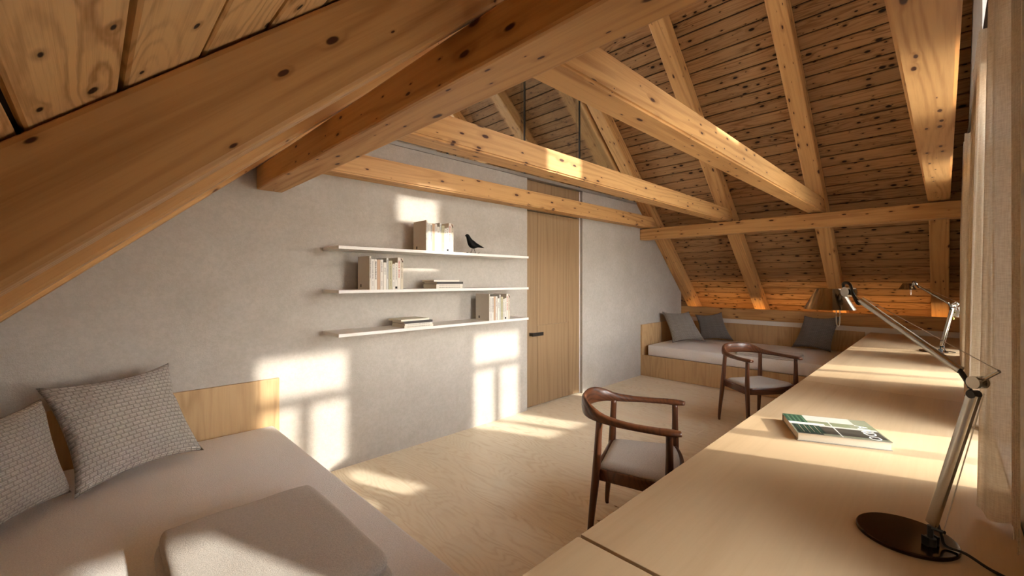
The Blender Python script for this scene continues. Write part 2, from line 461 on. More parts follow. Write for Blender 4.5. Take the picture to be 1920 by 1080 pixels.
# ------------------------------------------------------------ shelf wall with door opening, open above 2.54 m
TOP = 2.54; DX0, DX1 = 3.39, 4.40; WT = 0.14
def pr(x, top=TOP): return min(top, roof(x))
def xs_at(fn, z, a, b):
    for _ in range(60):
        m = (a+b)/2
        if (fn(m)-z)*(fn(a)-z) > 0: a = m
        else: b = m
    return a
bm = bmesh.new()
xl = xs_at(near_board, TOP, KN, RIDGE_X); xr = xs_at(far_board, TOP, RIDGE_X, KF)
poly_prism(bm, [(KN, 0), (DX0, 0), (DX0, TOP), (xl, TOP), (KN, near_board(KN))], WALL_Y, WALL_Y+WT)
poly_prism(bm, [(DX1, 0), (KF, 0), (KF, far_board(KF)), (xr, TOP), (DX1, TOP)], WALL_Y, WALL_Y+WT)
w = link('wall_left', finish(bm, 'wall_left', M['plaster'])); tag(w, kind='structure')

# ------------------------------------------------------------ door of oak veneer panels, full height
door = empty('door_1', (DX0, WALL_Y+0.04, 0)); tag(door, kind='structure')
def dpanel(x0, x1, z0, z1, nm='panel'):
    o = box(nm, x0-DX0, x1-DX0, 0.0, 0.04, z0, z1, M['door'], door, 0.0006)
    return o
dpanel(DX0+0.002, 3.598, 0.012, 2.190); dpanel(3.600, 4.168, 0.012, 0.908); dpanel(3.600, 4.168, 0.9105, 2.190)
dpanel(4.170, DX1-0.016, 0.012, 2.190)
dpanel(DX0+0.002, 3.598, 2.200, TOP-0.004); dpanel(3.600, 4.168, 2.200, TOP-0.004); dpanel(4.170, DX1-0.016, 2.200, TOP-0.004)
box('backing', 0.001, 1.005, 0.041, 0.095, 0.003, TOP-0.003, M['dark_gap'], door)
box('frame', 0.997, 1.0095, -0.002, 0.04, 0.0, TOP-0.003, M['white'], door)
bm = bmesh.new()
add_box(bm, 0.075, 0.255, -0.056, -0.040, 0.800, 0.838, 0.002)
add_box(bm, 0.075, 0.105, -0.042, -0.0005, 0.802, 0.836, 0.002)
tag(link('handle', finish(bm, 'handle', M['dark_metal']), door), 'dark grey lever handle')

# ------------------------------------------------------------ glazing above the shelf wall
gz = empty('window_7', (0, WALL_Y, TOP)); tag(gz, kind='structure')
box('bottom_rail', xl+0.02, xr-0.02, -0.012, WT+0.01, 0.0, 0.032, M['grey_metal'], gz)
def roofz(x): return roof(x)-0.012
bm = bmesh.new()
poly_prism(bm, [(xl+0.05, 0.033), (xr-0.05, 0.033), (RIDGE_X, roof(RIDGE_X)-TOP-0.03)], 0.064, 0.072)
link('pane', finish(bm, 'pane', M['glass']), gz)
for xm in (2.363, DX0+0.01, 4.405, 5.45):
    box('mullion', xm-0.006, xm+0.006, 0.040, 0.060, 0.033, roofz(xm)-TOP, M['black'], gz)

# ------------------------------------------------------------ curtain wall (gable) with its windows
WINS = [  # x0, x1, z0, z1, transom, mullion
    (0.79, 1.15, 0.745, 1.46, None, None), (2.08, 2.806, 0.745, 2.37, 2.01, 2.455),
    (3.945, 4.665, 0.745, 2.37, 2.01, 4.315), (5.555, 5.96, 0.745, 1.52, None, None)]
UPW = (3.12, 3.635, 2.78, 3.62)
bm = bmesh.new(); y0, y1 = GAB_Y-0.30, GAB_Y
xsb = sorted({KN-0.12, KF+0.55, RIDGE_X} | {v for wv in WINS+[UPW] for v in wv[:2]})
for a, b in zip(xsb, xsb[1:]):
    ho = sorted([(wv[2], wv[3]) for wv in WINS+[UPW] if wv[0] <= a+1e-6 and wv[1] >= b-1e-6])
    z = -0.1
    for h0, h1 in ho:
        poly_prism(bm, [(a, z), (b, z), (b, h0), (a, h0)], y0, y1); z = h1
    poly_prism(bm, [(a, z), (b, z), (b, roof(b)+0.05), (a, roof(a)+0.05)], y0, y1)
bmesh.ops.remove_doubles(bm, verts=bm.verts, dist=1e-5)
w = link('wall_right', finish(bm, 'wall_right', M['plaster'])); tag(w, kind='structure')

def window(n, x0, x1, z0, z1, tr=None, mu=None):
    r = empty('window_%d' % n, ((x0+x1)/2, GAB_Y-0.20, z0)); tag(r, kind='structure')
    cx = (x0+x1)/2; a, b, h = x0-cx+0.001, x1-cx-0.001, z1-z0
    f = 0.035; ya, yb = -0.035, 0.035
    bm = bmesh.new()
    add_box(bm, a, a+f, ya, yb, 0.001, h-0.001); add_box(bm, b-f, b, ya, yb, 0.001, h-0.001)
    add_box(bm, a+f, b-f, ya, yb, 0.001, f); add_box(bm, a+f, b-f, ya, yb, h-f, h-0.001)
    link('frame', finish(bm, 'frame', M['white']), r)
    zt = (tr-z0) if tr else h-f
    if tr: box('transom', a+f, b-f, ya, yb, zt-0.028, zt+0.028, M['white'], r)
    if mu: box('mullion', mu-cx-0.033, mu-cx+0.033, ya, yb, f, zt-0.028 if tr else h-f, M['white'], r)
    cells = []
    zc = zt-0.028 if tr else h-f
    if mu: cells += [(a+f, mu-cx-0.033, f, zc), (mu-cx+0.033, b-f, f, zc)]
    else: cells += [(a+f, b-f, f, zc)]
    if tr: cells.append((a+f, b-f, zt+0.028, h-f))
    for c in cells: box('pane', c[0], c[1], -0.004, 0.004, c[2], c[3], M['glass'], r)
for i, wv in enumerate(WINS): window(i+1, *wv)
window(5, *UPW)

# ------------------------------------------------------------ kneewalls, back gable
bm = bmesh.new(); add_box(bm, KF, KF+0.09, GAB_Y, BACK_Y, 0, 0.806); add_box(bm, KF+0.09, 7.98, GAB_Y, BACK_Y, 0.70, 0.78)
tag(link('wall_far', finish(bm, 'wall_far', M['white'])), kind='structure')
bm = bmesh.new(); add_box(bm, KN-0.12, KN, GAB_Y, BACK_Y, 0, near_board(KN)-0.002)
tag(link('wall_near', finish(bm, 'wall_near', M['plaster'])), kind='structure')
bm = bmesh.new()
xsb = [KN-0.12, 2.6, RIDGE_X, 4.4, 7.9]
for a, b in zip(xsb, xsb[1:]):
    if a >= 2.59 and b <= 4.41:
        poly_prism(bm, [(a, 0), (b, 0), (b, 0.9), (a, 0.9)], BACK_Y, BACK_Y+0.25)
        poly_prism(bm, [(a, 3.75), (b, 3.75), (b, roof(b)+0.05), (a, roof(a)+0.05)], BACK_Y, BACK_Y+0.25)
    else: poly_prism(bm, [(a, 0), (b, 0), (b, roof(b)+0.05), (a, roof(a)+0.05)], BACK_Y, BACK_Y+0.25)
tag(link('wall_back', finish(bm, 'wall_back', M['plaster'])), kind='structure')
r = empty('window_6', (3.5, BACK_Y+0.12, 0.9)); tag(r, kind='structure')  # unseen window, added to bring sky light into the room beyond
bm = bmesh.new()
for q in ((-0.899, -0.85, 0.001, 2.849), (0.85, 0.899, 0.001, 2.849), (-0.85, 0.85, 0.001, 0.05), (-0.85, 0.85, 2.8, 2.849)):
    add_box(bm, q[0], q[1], -0.03, 0.03, q[2], q[3])
link('frame', finish(bm, 'frame', M['white']), r)
box('pane', -0.85, 0.85, -0.004, 0.004, 0.05, 2.8, M['glass'], r)

# ------------------------------------------------------------ ceiling: backing shell and every board
bm = bmesh.new()
yA, yB = GAB_Y-0.45, BACK_Y+0.4
poly_prism(bm, [(KN-0.2, near_board(KN-0.2)+0.022), (RIDGE_X, near_board(RIDGE_X)+0.022), (8.05, far_board(8.05)+0.022),
                (8.05, far_board(8.05)+0.16), (RIDGE_X, near_board(RIDGE_X)+0.2), (KN-0.2, near_board(KN-0.2)+0.16)], yA, yB)
ceil = link('ceiling', finish(bm, 'ceiling', M['dark_gap'])); tag(ceil, kind='structure')
def mk_board(w, m, ln):
    bm = bmesh.new(); add_box(bm, -ln/2, ln/2, -w/2, w/2, 0, 0.02)
    bmesh.ops.bevel(bm, geom=[e for e in bm.edges if abs(e.verts[0].co.z) < 1e-6 and abs(e.verts[1].co.z) < 1e-6 and abs(e.verts[0].co.y-e.verts[1].co.y) < 1e-6],
                    offset=0.004, segments=1, affect='EDGES')
    return finish(bm, 'board', m)
RZ = Matrix.Rotation(math.pi/2, 4, 'Z')
def boards(o, e, n, s0, s1, w, m, yr, cut=None):
    me = [mk_board(w-0.011, m, b-a-0.003) for a, b in yr]
    s = s0
    while s+w/2 < s1:
        for (a, b), me_ in zip(yr, me):
            off = RD+random.uniform(-0.0015, 0.0015)
            link('board', me_, ceil, frame_m(o, e, (a+b)/2, n, s+w/2, off) @ RZ)
        s += w
rooms = [(GAB_Y, 3.27), (3.27, BACK_Y)]
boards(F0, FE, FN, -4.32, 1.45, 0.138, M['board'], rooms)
boards(N0, NE, NN, -0.70, 4.56, 0.150, M['board_brightened'], rooms)

# ------------------------------------------------------------ beams
def beam_mesh(L, W, H, bev=0.011):
    bm = bmesh.new(); add_box(bm, -L/2, L/2, -W/2, W/2, -H/2, H/2, bev)
    return finish(bm, 'beam', M['beam'])
def axis_beam(name, p0, p1, W, H, label, group=None, bev=0.011):
    """horizontal beam between two centre points"""
    p0, p1 = Vector(p0), Vector(p1); d = p1-p0
    o = link(name, beam_mesh(d.length, W, H, bev)); o.location = (p0+p1)/2
    o.rotation_euler = (0, 0, math.atan2(d.y, d.x))
    return tag(o, label, 'beam', group)
def rafter(o, e, n, s0, s1, y0, y1, label):
    L = s1-s0; q = link('rafter', beam_mesh(L, y1-y0, RD-0.004))
    q.matrix_world = frame_m(o, e, (y0+y1)/2, n, (s0+s1)/2, (RD-0.004)/2)
    return tag(q, label, 'beam')
YR = {'A': (3.040, 3.199), 'B': (1.972, 2.132), 'C': (0.965, 1.120), 'D': (-0.035, 0.122)}
SF0, SF1 = -4.36, 1.30; SN0, SN1 = -0.66, 4.58
rafter(F0, FE, FN, SF0, SF1, *YR['A'], 'sloping timber rafter of the far slope lying against the shelf wall')
rafter(F0, FE, FN, SF0, SF1, *YR['B'], 'far-slope rafter above the two left cushions of the far daybed')
rafter(F0, FE, FN, SF0, SF1, *YR['C'], 'far-slope rafter ending behind the near lamp shade')
rafter(F0, FE, FN, SF0, SF1, *YR['D'], 'rightmost far-slope rafter, behind the farther desk lamp')
rafter(F0, FE, FN, SF0, -1.45, 3.235, 3.475, 'wide timber rafter just beyond the glazing above the door')
rafter(F0, FE, FN, SF0, SF1, 4.385, 4.550, 'timber rafter seen through the glazing left of the black mullions')
rafter(F0, FE, FN, SF0, SF1, 5.435, 5.600, 'farthest timber rafter peeping over the tie beam beyond the glazing')
rafter(N0, NE, NN, SN0, SN1, *YR['A'], 'timber rafter of the near slope lying on top of the white shelf wall')
rafter(N0, NE, NN, SN0, SN1, *YR['B'], 'second near-slope rafter, mostly hidden behind the huge foreground rafter')
rafter(N0, NE, NN, SN0, SN1, *YR['C'], 'huge dark brown foreground rafter running up from the left edge')
axis_beam('purlin', (0.861, GAB_Y, 2.095), (0.861, WALL_Y, 2.095), 0.16, 0.148, 'big foreground purlin crossing the upper left, its end at the shelf wall')
axis_beam('purlin', (5.914, GAB_Y, 2.10), (5.914, WALL_Y, 2.10), 0.16, 0.16, 'long horizontal purlin across the far slope below the tie beam ends')
def tie_span(z):
    return xs_at(near_under, z, KN, RIDGE_X), xs_at(far_under, z, RIDGE_X, KF)
tl = {'A': 'tie beam closest to the shelf wall, above the shelves and across the door',
      'B': 'tie beam second from the shelf wall, with a bright patch of sun',
      'C': 'thick middle tie beam running from upper centre down to the far purlin',
      'D': 'tie beam nearest the curtains, seen steeply from below'}
tie = {'A': (3.040, 3.199), 'B': (1.972, 2.132), 'C': (0.967, 1.120), 'D': (-0.035, 0.120)}
for kx_, (a, b) in tie.items():
    xa, xb = tie_span(2.36)
    bm = bmesh.new()
    xa0, _ = tie_span(2.197); _, xb0 = tie_span(2.197)
    poly_prism(bm, [(xa0+0.012, 2.196), (xb0-0.012, 2.196), (xb-0.012, 2.358), (xa+0.012, 2.358)], a, b)
    bmesh.ops.bevel(bm, geom=[e for e in bm.edges if abs(e.verts[0].co.y-e.verts[1].co.y) < 1e-6], offset=0.011, segments=2, affect='EDGES')
    cy = (a+b)/2; bmesh.ops.translate(bm, verts=bm.verts, vec=(-3.4, -cy, -2.27))
    o = link('tie_beam', finish(bm, 'tie_beam', M['beam'])); o.location = (3.4, cy, 2.27)
    tag(o, tl[kx_], 'beam')
axis_beam('wall_plate', (KF+0.045, GAB_Y, 0.892), (KF+0.045, BACK_Y, 0.892), 0.09, 0.168, 'low horizontal timber plate on the kneewall behind the far daybed', bev=0.004)

# hidden warm light strip lying behind the wall plate
r = empty('led_strip', (KF+0.13, 1.5, 0.781)); tag(r, 'warm light strip hidden behind the timber plate of the far slope', 'lamp')
box('channel', -0.012, 0.012, -1.6, 1.6, 0.0, 0.010, M['grey_metal'], r)
box('diffuser', -0.009, 0.009, -1.59, 1.59, 0.0105, 0.016, M['led'], r)

# ------------------------------------------------------------ daybeds
def daybed(name, x_front, x_back, y0, side, label):
    """side=+1: open front faces -x (far bed); side=-1: open front faces +x (near bed)"""
    r = empty(name, ((x_front+x_back)/2, (y0+WALL_Y)/2, 0)); tag(r, label, 'bed')
    ox, oy = r.location.x, r.location.y
    def B(nm, xa, xb, ya, yb, za, zb, m, bev=0.0008):
        lo, hi = min(xa, xb), max(xa, xb)
        return box(nm, lo-ox, hi-ox, ya-oy, yb-oy, za, zb, m, r, bev)
    t = 0.022*side
    B('plinth', x_front+3*t, x_back-2.0*t, y0+0.03, WALL_Y-0.03, 0.0, 0.04, M['dark_gap'], 0)
    cuts = [WALL_Y-0.003, 2.772, 2.196, 1.62, 1.04, y0]
    for a, b in zip(cuts, cuts[1:]): B('front_panel', x_front, x_front+t, b+0.0008, a-0.0008, 0.006, 0.308, M['panel'])
    B('base', x_front+t*1.05, x_back-1.1*t, y0+0.004, WALL_Y-0.03, 0.041, 0.292, M['panel'], 0)
    cuts = [WALL_Y-0.027, 2.50, 2.00, 1.58, 1.21, y0]
    for a, b in zip(cuts, cuts[1:]): B('back_panel', x_back-t, x_back, b+0.0008, a-0.0008, 0.01, 0.742, M['panel'])
    hx = [x_front, x_front+side*0.59, x_back-1.1*t] if side > 0 else [x_front+0.052, x_front-1.02, x_back-1.1*t]
    for a, b in zip(hx, hx[1:]): B('headboard_panel', a+0.0008*side, b-0.0008*side, WALL_Y-0.026, WALL_Y-0.002, 0.01 if side > 0 else 0.309, 0.757, M['panel'])
    bm = bmesh.new()
    xa, xb = sorted((x_front+side*0.045, x_back-1.3*t))
    if side < 0: xb = x_front
    ya, yb = y0+0.01, WALL_Y-0.07 if side < 0 else WALL_Y-0.095
    add_box(bm, xa-ox, xb-ox, ya-oy, yb-oy, 0.296 if side < 0 else 0.306, 0.46, 0.012)
    mo = link('mattress', finish(bm, 'mattress', M['linen']), r); tag(mo, 'white mattress'); smooth_by_angle(mo, 50)
    return r
daybed('daybed', 5.857, KF-0.004, 0.74, 1, 'far oak-panelled daybed with three dark cushions under the far slope')
daybed('daybed', 0.862, KN+0.004, 0.74, -1, 'near daybed with white mattress in the lower left corner')

# ------------------------------------------------------------ desk: three tops with legs
def desk(x0, x1, label):
    r = empty('desk', ((x0+x1)/2, 0.28, 0)); tag(r, label, 'desk'); ox, oy = r.location.x, r.location.y
    bm = bmesh.new(); add_box(bm, x0-ox, x1-ox, -0.146-oy, 0.68-oy, 0, 0.028, 0.0012)
    bmesh.ops.translate(bm, verts=bm.verts, vec=(0, 0, -0.014))
    link('desk_top', finish(bm, 'desk_top', M['desk']), r, Matrix.Translation((0, 0, 0.731)))
    for xa in (x0+0.03, x1-0.054):
        box('side_panel', xa-ox, xa+0.024-ox, -0.12-oy, 0.62-oy, 0.0, 0.7165, M['panel'], r, 0.001)
    box('stretcher', x0+0.055-ox, x1-0.055-ox, -0.09-oy, -0.07-oy, 0.45, 0.7165, M['panel'], r, 0.001)
    return r
desk(-0.48, 0.916, 'short oak desk section closest to the viewer, before the dark joint')
desk(0.928, 3.432, 'middle oak desk section carrying the large book and the near desk lamp')
desk(3.435, 7.215, 'far oak desk section carrying the farther desk lamp')

# ------------------------------------------------------------ wall shelves
SH = [(1.638, 'topmost white wall shelf, holding a row of books and a black bird'),
      (1.330, 'middle white wall shelf, books at its left end'), (1.028, 'lowest white wall shelf, books at its right end')]
for z, lb in SH:
    bm = bmesh.new(); x0, x1 = 1.212, 3.115
    add_box(bm, x0-2.3, x1-2.3, -0.14, 0.14, 0, 0.022, 0.001)
    o = link('wall_shelf', finish(bm, 'wall_shelf', M['white'])); o.location = (2.3, WALL_Y-0.1405, z)
    tag(o, lb, 'shelf', )
S1, S2, S3 = [z+0.022 for z, _ in SH]

# ------------------------------------------------------------ books standing in rows
BK = [  # left edge, right edge (0..1), height m, colour, look, ink
 (0.000, 0.044, 0.245, (214, 206, 192), 'tall cream book, blank cover with grey square facing left', (90, 84, 78)),
 (0.046, 0.138, 0.222, (214, 208, 200), 'white book with thin grey title', (120, 112, 104)),
 (0.140, 0.216, 0.222, (222, 216, 206), 'white book with bold black title', (36, 32, 30)),
 (0.220, 0.304, 0.222, (186, 152, 122), 'plain tan book without lettering', None),
 (0.308, 0.392, 0.222, (216, 208, 198), 'pale book with short dark title', (80, 74, 68)),
 (0.402, 0.486, 0.202, (224, 218, 208), 'short white book with large black title', (40, 36, 34)),
 (0.490, 0.548, 0.236, (206, 204, 198), 'thin tall pale book with small grey lettering', (110, 108, 104)),
 (0.555, 0.662, 0.216, (182, 174, 140), 'olive green and cream book', (90, 84, 60)),
 (0.666, 0.742, 0.194, (218, 212, 202), 'lowest white book with grey lettering', (120, 112, 104)),
 (0.746, 0.824, 0.202, (220, 214, 206), 'white book with black square at its foot', (70, 66, 62)),
 (0.828, 0.916, 0.242, (226, 216, 204), 'tall white book with red lettering', (176, 70, 54)),
 (0.920, 1.000, 0.238, (208, 196, 174), 'rightmost sand coloured book with black mark on top', (60, 48, 40))]
bookmats = {}
def bmat(c, nm='book_cover'):
    k = tuple(c)
    if k not in bookmats: bookmats[k] = plain(nm, s2l(c), 0.6, noise=0.03, nscale=40)
    return bookmats[k]
ORD = ['first', 'second', 'third', 'fourth', 'fifth', 'sixth', 'seventh', 'eighth', 'ninth', 'tenth', 'eleventh', 'last']
def flat(bm, x0, x1, y, z0, z1, mi=0):
    f = bm.faces.new([bm.verts.new(p) for p in ((x0, y, z0), (x1, y, z0), (x1, y, z1), (x0, y, z1))]); f.material_index = mi
def text_mesh(s, size, m, name):
    cu = bpy.data.curves.new(name, 'FONT'); cu.body = s; cu.size = size; cu.align_x = 'CENTER'; cu.align_y = 'CENTER'; cu.resolution_u = 2
    o = bpy.data.objects.new(name, cu); COL.objects.link(o)
    dg = bpy.context.evaluated_depsgraph_get()
    me = bpy.data.meshes.new_from_object(o.evaluated_get(dg)); bpy.data.objects.remove(o)
    me.materials.clear(); me.materials.append(m); return me
def book_row(xa, xb, z, group, where):
    W = xb-xa; yf = 2.930
    for i, (a, b, h, c, look, ink) in enumerate(BK):
        x0, x1 = xa+a*W, xa+b*W-0.0008
        w = x1-x0; dp = 0.19 if i in (0, 10, 11) else 0.165
        r = empty('book', ((x0+x1)/2, yf, z)); m = bmat(c)
        bm = bmesh.new(); t = 0.002
        add_box(bm, -w/2, -w/2+t, 0.0, dp, 0, h); add_box(bm, w/2-t, w/2, 0.0, dp, 0, h)
        add_box(bm, -w/2+t, w/2-t, 0.0, t, 0, h)
        link('cover', finish(bm, 'cover', m), r)
        box('pages', -w/2+t+0.0002, w/2-t-0.0002, t+0.0002, dp-0.004, 0.003, h-0.003, M['paper'], r)
        if ink:
            bm = bmesh.new(); y = -0.0006; rnd = random.Random(i)
            if i == 5: pass
            else:
                big = i in (2, 10)
                z1_ = h*(0.93 if i not in (10, 11) else 0.90); zz = z1_
                hw = min(w*0.24, 0.0045 if big else 0.0028)
                stop = h*(0.35 if i != 4 else 0.62)
                while zz > stop:
                    ln = rnd.uniform(0.003, 0.009); flat(bm, -hw, hw*rnd.uniform(.5, 1), y, zz-ln, zz)
                    zz -= ln+rnd.uniform(0.0015, 0.004 if rnd.random() > .15 else 0.015)
                zz = h*0.28
                while zz > h*0.12 and i in (1, 3, 4, 7, 8):
                    ln = 0.006; flat(bm, -hw*.6, hw*.6, y, zz-ln, zz); zz -= ln+0.003
            if i == 9: flat(bm, -w*.42, w*.42, y, 0.006, 0.022, 1)
            if i == 11:
                for q in range(6): flat(bm, -w*.4+q*w*.10, -w*.1+q*w*.10, y-0.0002*(q+1), h-0.012-q*0.004, h-0.003-q*0.004, 1 if q % 2 else 2)
            if len(bm.faces): link('spine_print', finish(bm, 'spine_print', [bmat(ink, 'ink'), M['matt_black'], bmat((120, 40, 20), 'ink')]), r)['kind'] = 'stuff'
            else: bm.free()
            if i == 5:
                me = text_mesh('ANDO', 0.018, bmat(ink, 'ink'), 'spine_print')
                mw = Matrix.Translation((0, -0.0008, h*0.68)) @ Matrix(((0, 1, 0, 0), (0, 0, -1, 0), (-1, 0, 0, 0), (0, 0, 0, 1)))
                link('spine_print', me, r, mw)
        if i == 0:
            bm = bmesh.new()
            f = bm.faces.new([bm.verts.new((-w/2-0.0006, yy, zz)) for yy, zz in ((0.128, 0.018), (0.150, 0.018), (0.150, 0.040), (0.128, 0.040))])
            link('cover_mark', finish(bm, 'cover_mark', bmat((104, 96, 88), 'ink')), r)
        tag(r, '%s, %s from left, %s' % (look, ORD[i], where) if i not in (0, 11) else '%s, %s' % (look, where), 'book', group)
book_row(1.921, 2.191, S1, 'upright books on the top shelf', 'top shelf row')
book_row(1.440, 1.714, S2, 'upright books on the middle shelf', 'middle shelf row')
book_row(2.596, 2.862, S3, 'upright books on the lowest shelf', 'lowest shelf row')

def flat_book(x0, x1, y0, y1, z, h, c, label, group, rz=0.0, ink=None, spine_c=None):
    r = empty('book', ((x0+x1)/2, (y0+y1)/2, z), rz); tag(r, label, 'book', group)
    a, b = (x1-x0)/2, (y1-y0)/2; t = 0.0018; bm = bmesh.new()
    add_box(bm, -a, a, -b, b, 0, t); add_box(bm, -a, a, -b, b, h-t, h); add_box(bm, -a, a, -b, -b+t, t, h-t, mi=1)
    link('cover', finish(bm, 'cover', [bmat(c), bmat(spine_c or c)]), r)
    box('pages', -a+0.003, a-0.003, -b+t+0.0002, b-0.004, t+0.0002, h-t-0.0002, M['paper'], r)
    if ink:
        bm = bmesh.new(); xx = -a*0.8; rnd = random.Random(3)
        while xx < a*0.75:
            ln = rnd.uniform(0.004, 0.012); flat(bm, xx, xx+ln, -b-0.0006, h*0.3, h*0.7); xx += ln+0.003
        link('spine_print', finish(bm, 'spine_print', bmat(ink, 'ink')), r)
    return r
g = 'books lying on the middle shelf'
flat_book(2.022, 2.292, 2.935, 3.13, S2, 0.018, (222, 214, 200), 'lowest pale book of the flat pile on the middle shelf', g, ink=(150, 142, 130))
flat_book(2.020, 2.295, 2.935, 3.13, S2+0.0185, 0.018, (224, 216, 202), 'pale book lying under the dark-spined one on the middle shelf', g, 0.01, ink=(180, 172, 158))
flat_book(2.030, 2.300, 2.935, 3.13, S2+0.037, 0.019, (64, 58, 55), 'book with a dark grey spine near the top of the middle shelf pile', g, 0.0)
flat_book(2.012, 2.270, 2.950, 3.14, S2+0.0565, 0.014, (228, 220, 206), 'thin cream book on top of the middle shelf pile', g, -0.02)
g = 'books lying on the lowest shelf'
flat_book(1.725, 1.99, 2.930, 3.13, S3, 0.017, (220, 212, 196), 'lowest cream book of the flat pile on the lowest shelf', g, ink=(170, 160, 146))
flat_book(1.728, 1.985, 2.935, 3.13, S3+0.0175, 0.015, (228, 222, 208), 'pale book lying under the dark-spined one on the lowest shelf', g, 0.02, ink=(180, 172, 160))
flat_book(1.722, 1.982, 2.930, 3.12, S3+0.033, 0.018, (58, 52, 50), 'book with a dark grey spine near the top of the lowest shelf pile', g, -0.01)
flat_book(1.700, 1.960, 2.945, 3.14, S3+0.0515, 0.014, (230, 224, 204), 'thin cream book on top of the lowest shelf pile', g, 0.03)

# ------------------------------------------------------------ black bird
r = empty('bird_figure', (2.50, 3.03, S1)); tag(r, 'small black wooden bird with wire legs on the top shelf', 'figurine')
K = 0.00100
rows = []
for px, py, rv, rl in [(774, 407, 1, 1), (783, 404, 6, 5), (797, 402, 15, 13), (808, 408, 18, 16), (818, 425, 21, 19), (832, 449, 28, 25), (850, 470, 36, 30), (874, 482, 35, 30),
                       (900, 485, 26, 24), (925, 487, 17, 20), (955, 493, 10, 18), (980, 499, 5, 14), (998, 503, 1, 9)]:
    rows.append(((px-880)*K, 0, (566-py)*K, rl*K, rv*K))
sweep_obj('body', catmull(rows, 3), M['matt_black'], r, seg=16)
for sgn in (-1, 1):
    bm = bmesh.new()
    for q in (-1, 1):
        tube(bm, [((870-880)*K+q*sgn*0.006, sgn*0.012, 0.055), ((870-880)*K-sgn*0.018+q*0.003, sgn*0.014, 0.006)], 0.0012, 6)
    sweep(bm, [((870-880)*K-sgn*0.018, sgn*0.014, 0.005, 0.002, 0.002), ((870-880)*K-sgn*0.034, sgn*0.014, 0.006, 0.007, 0.004),
               ((870-880)*K-sgn*0.052, sgn*0.014, 0.011, 0.007, 0.005), ((870-880)*K-sgn*0.064, sgn*0.014, 0.017, 0.002, 0.002)], 10)
    bmesh.ops.translate(bm, verts=bm.verts, vec=(0, 0, -min(v.co.z for v in bm.verts)))
    link('leg', finish(bm, 'leg', M['matt_black'], True), r)

# ------------------------------------------------------------ cushions
def cushion(corners, thick, m, label, seed=0, nrm=1, creases=()):
    BL, BR, TR, TL = [Vector(c) for c in corners]
    base = (BL+BR)/2
    N = ((BR-BL).cross(TL-BL)).normalized()*nrm
    n = 26; bm = bmesh.new(); uvl = bm.loops.layers.uv.new('UVMap'); rnd = random.Random(seed)
    ph = [rnd.uniform(0, 6.28) for _ in range(8)]
    def pt(u, v, side):
        cu, cv = 2*u-1, 2*v-1
        # edges sag inwards between the pointed corners
        pu = u+(-cu)*0.08*(1-cv**2)*abs(cu)**2; pv = v+(-cv)*0.08*(1-cu**2)*abs(cv)**2
        p = BL.lerp(BR, pu).lerp(TL.lerp(TR, pu), pv)
        e = max(0.0, (1-abs(cu)**2.6))*max(0.0, (1-abs(cv)**2.6))
        t = thick*0.5*e**0.42
        wr = 0.004*math.sin(9*u+5*v+ph[0])*e+0.003*math.sin(17*v-7*u+ph[1])*e
        cr = 0.0
        for (cx_, cy_, ang, ln, wd, dp) in creases:
            du, dv = u-cx_, v-cy_; a = du*math.cos(ang)+dv*math.sin(ang); b = -du*math.sin(ang)+dv*math.cos(ang)
            cr += dp*math.exp(-(b/wd)**2-(a/ln)**4)
        return p+N*(side*(t+wr)-(cr if side > 0 else 0)*1.0)-base
    grids = {}
    for side in (1, -1):
        g = [[bm.verts.new(pt(i/n, j/n, side if 0 < i < n and 0 < j < n else 0)) for i in range(n+1)] for j in range(n+1)]
        grids[side] = g
        for j in range(n):
            for i in range(n):
                f = bm.faces.new((g[j][i], g[j][i+1], g[j+1][i+1], g[j+1][i]))
                for lp, (a, b) in zip(f.loops, ((i, j), (i+1, j), (i+1, j+1), (i, j+1))): lp[uvl].uv = (a/n, b/n)
    bmesh.ops.remove_doubles(bm, verts=bm.verts, dist=1e-5)
    lo = min(v.co.z+base.z for v in bm.verts)
    me = finish(bm, 'cushion', m, True)
    o = link('cushion', me); o.location = base+Vector((0, 0, max(0.0, 0.462-lo) if lo > 0.3 else 0.462-lo))
    tag(o, label, 'cushion'); return o
cushion([(-0.05, 2.64, 0.475), (0.45, 2.90, 0.475), (0.309, 3.03, 0.962), (-0.183, 2.94, 0.925)], 0.15, M['knit'],
        'light grey woven cushion leaning on the headboard of the near daybed', 1, 1, [(0.93, 0.62, 1.2, 0.10, 0.03, 0.02), (0.25, 0.06, 0.4, 0.2, 0.03, 0.015)])
cushion([(-0.40, 2.22, 0.475), (-0.06, 2.74, 0.475), (-0.152, 2.735, 0.91), (-0.46, 2.30, 0.92)], 0.15, M['knit'],
        'grey woven cushion cut off by the left edge of the photo', 2, 1)
cushion([(6.27, 2.90, 0.475), (6.78, 2.60, 0.475), (6.72, 2.84, 0.932), (6.40, 3.13, 0.93)], 0.13, M['knit_mid'],
        'grey cushion in the corner of the far daybed, in front of a darker one', 3, 1, [(0.15, 0.45, 0.1, 0.16, 0.03, 0.02)])
cushion([(6.88, 2.74, 0.475), (7.16, 2.32, 0.475), (7.155, 2.50, 0.918), (6.96, 2.84, 0.870)], 0.12, M['knit_dark'],
        'dark grey cushion second from the shelf wall on the far daybed', 4, 1)
cushion([(7.06, 1.53, 0.475), (6.90, 1.05, 0.475), (7.12, 0.965, 0.945), (7.15, 1.39, 0.925)], 0.13, M['knit_dark'],
        'dark grey cushion standing alone at the desk end of the far daybed', 5, 1, [(0.85, 0.55, -0.25, 0.16, 0.025, 0.02), (0.85, 0.2, -0.35, 0.16, 0.025, 0.02)])

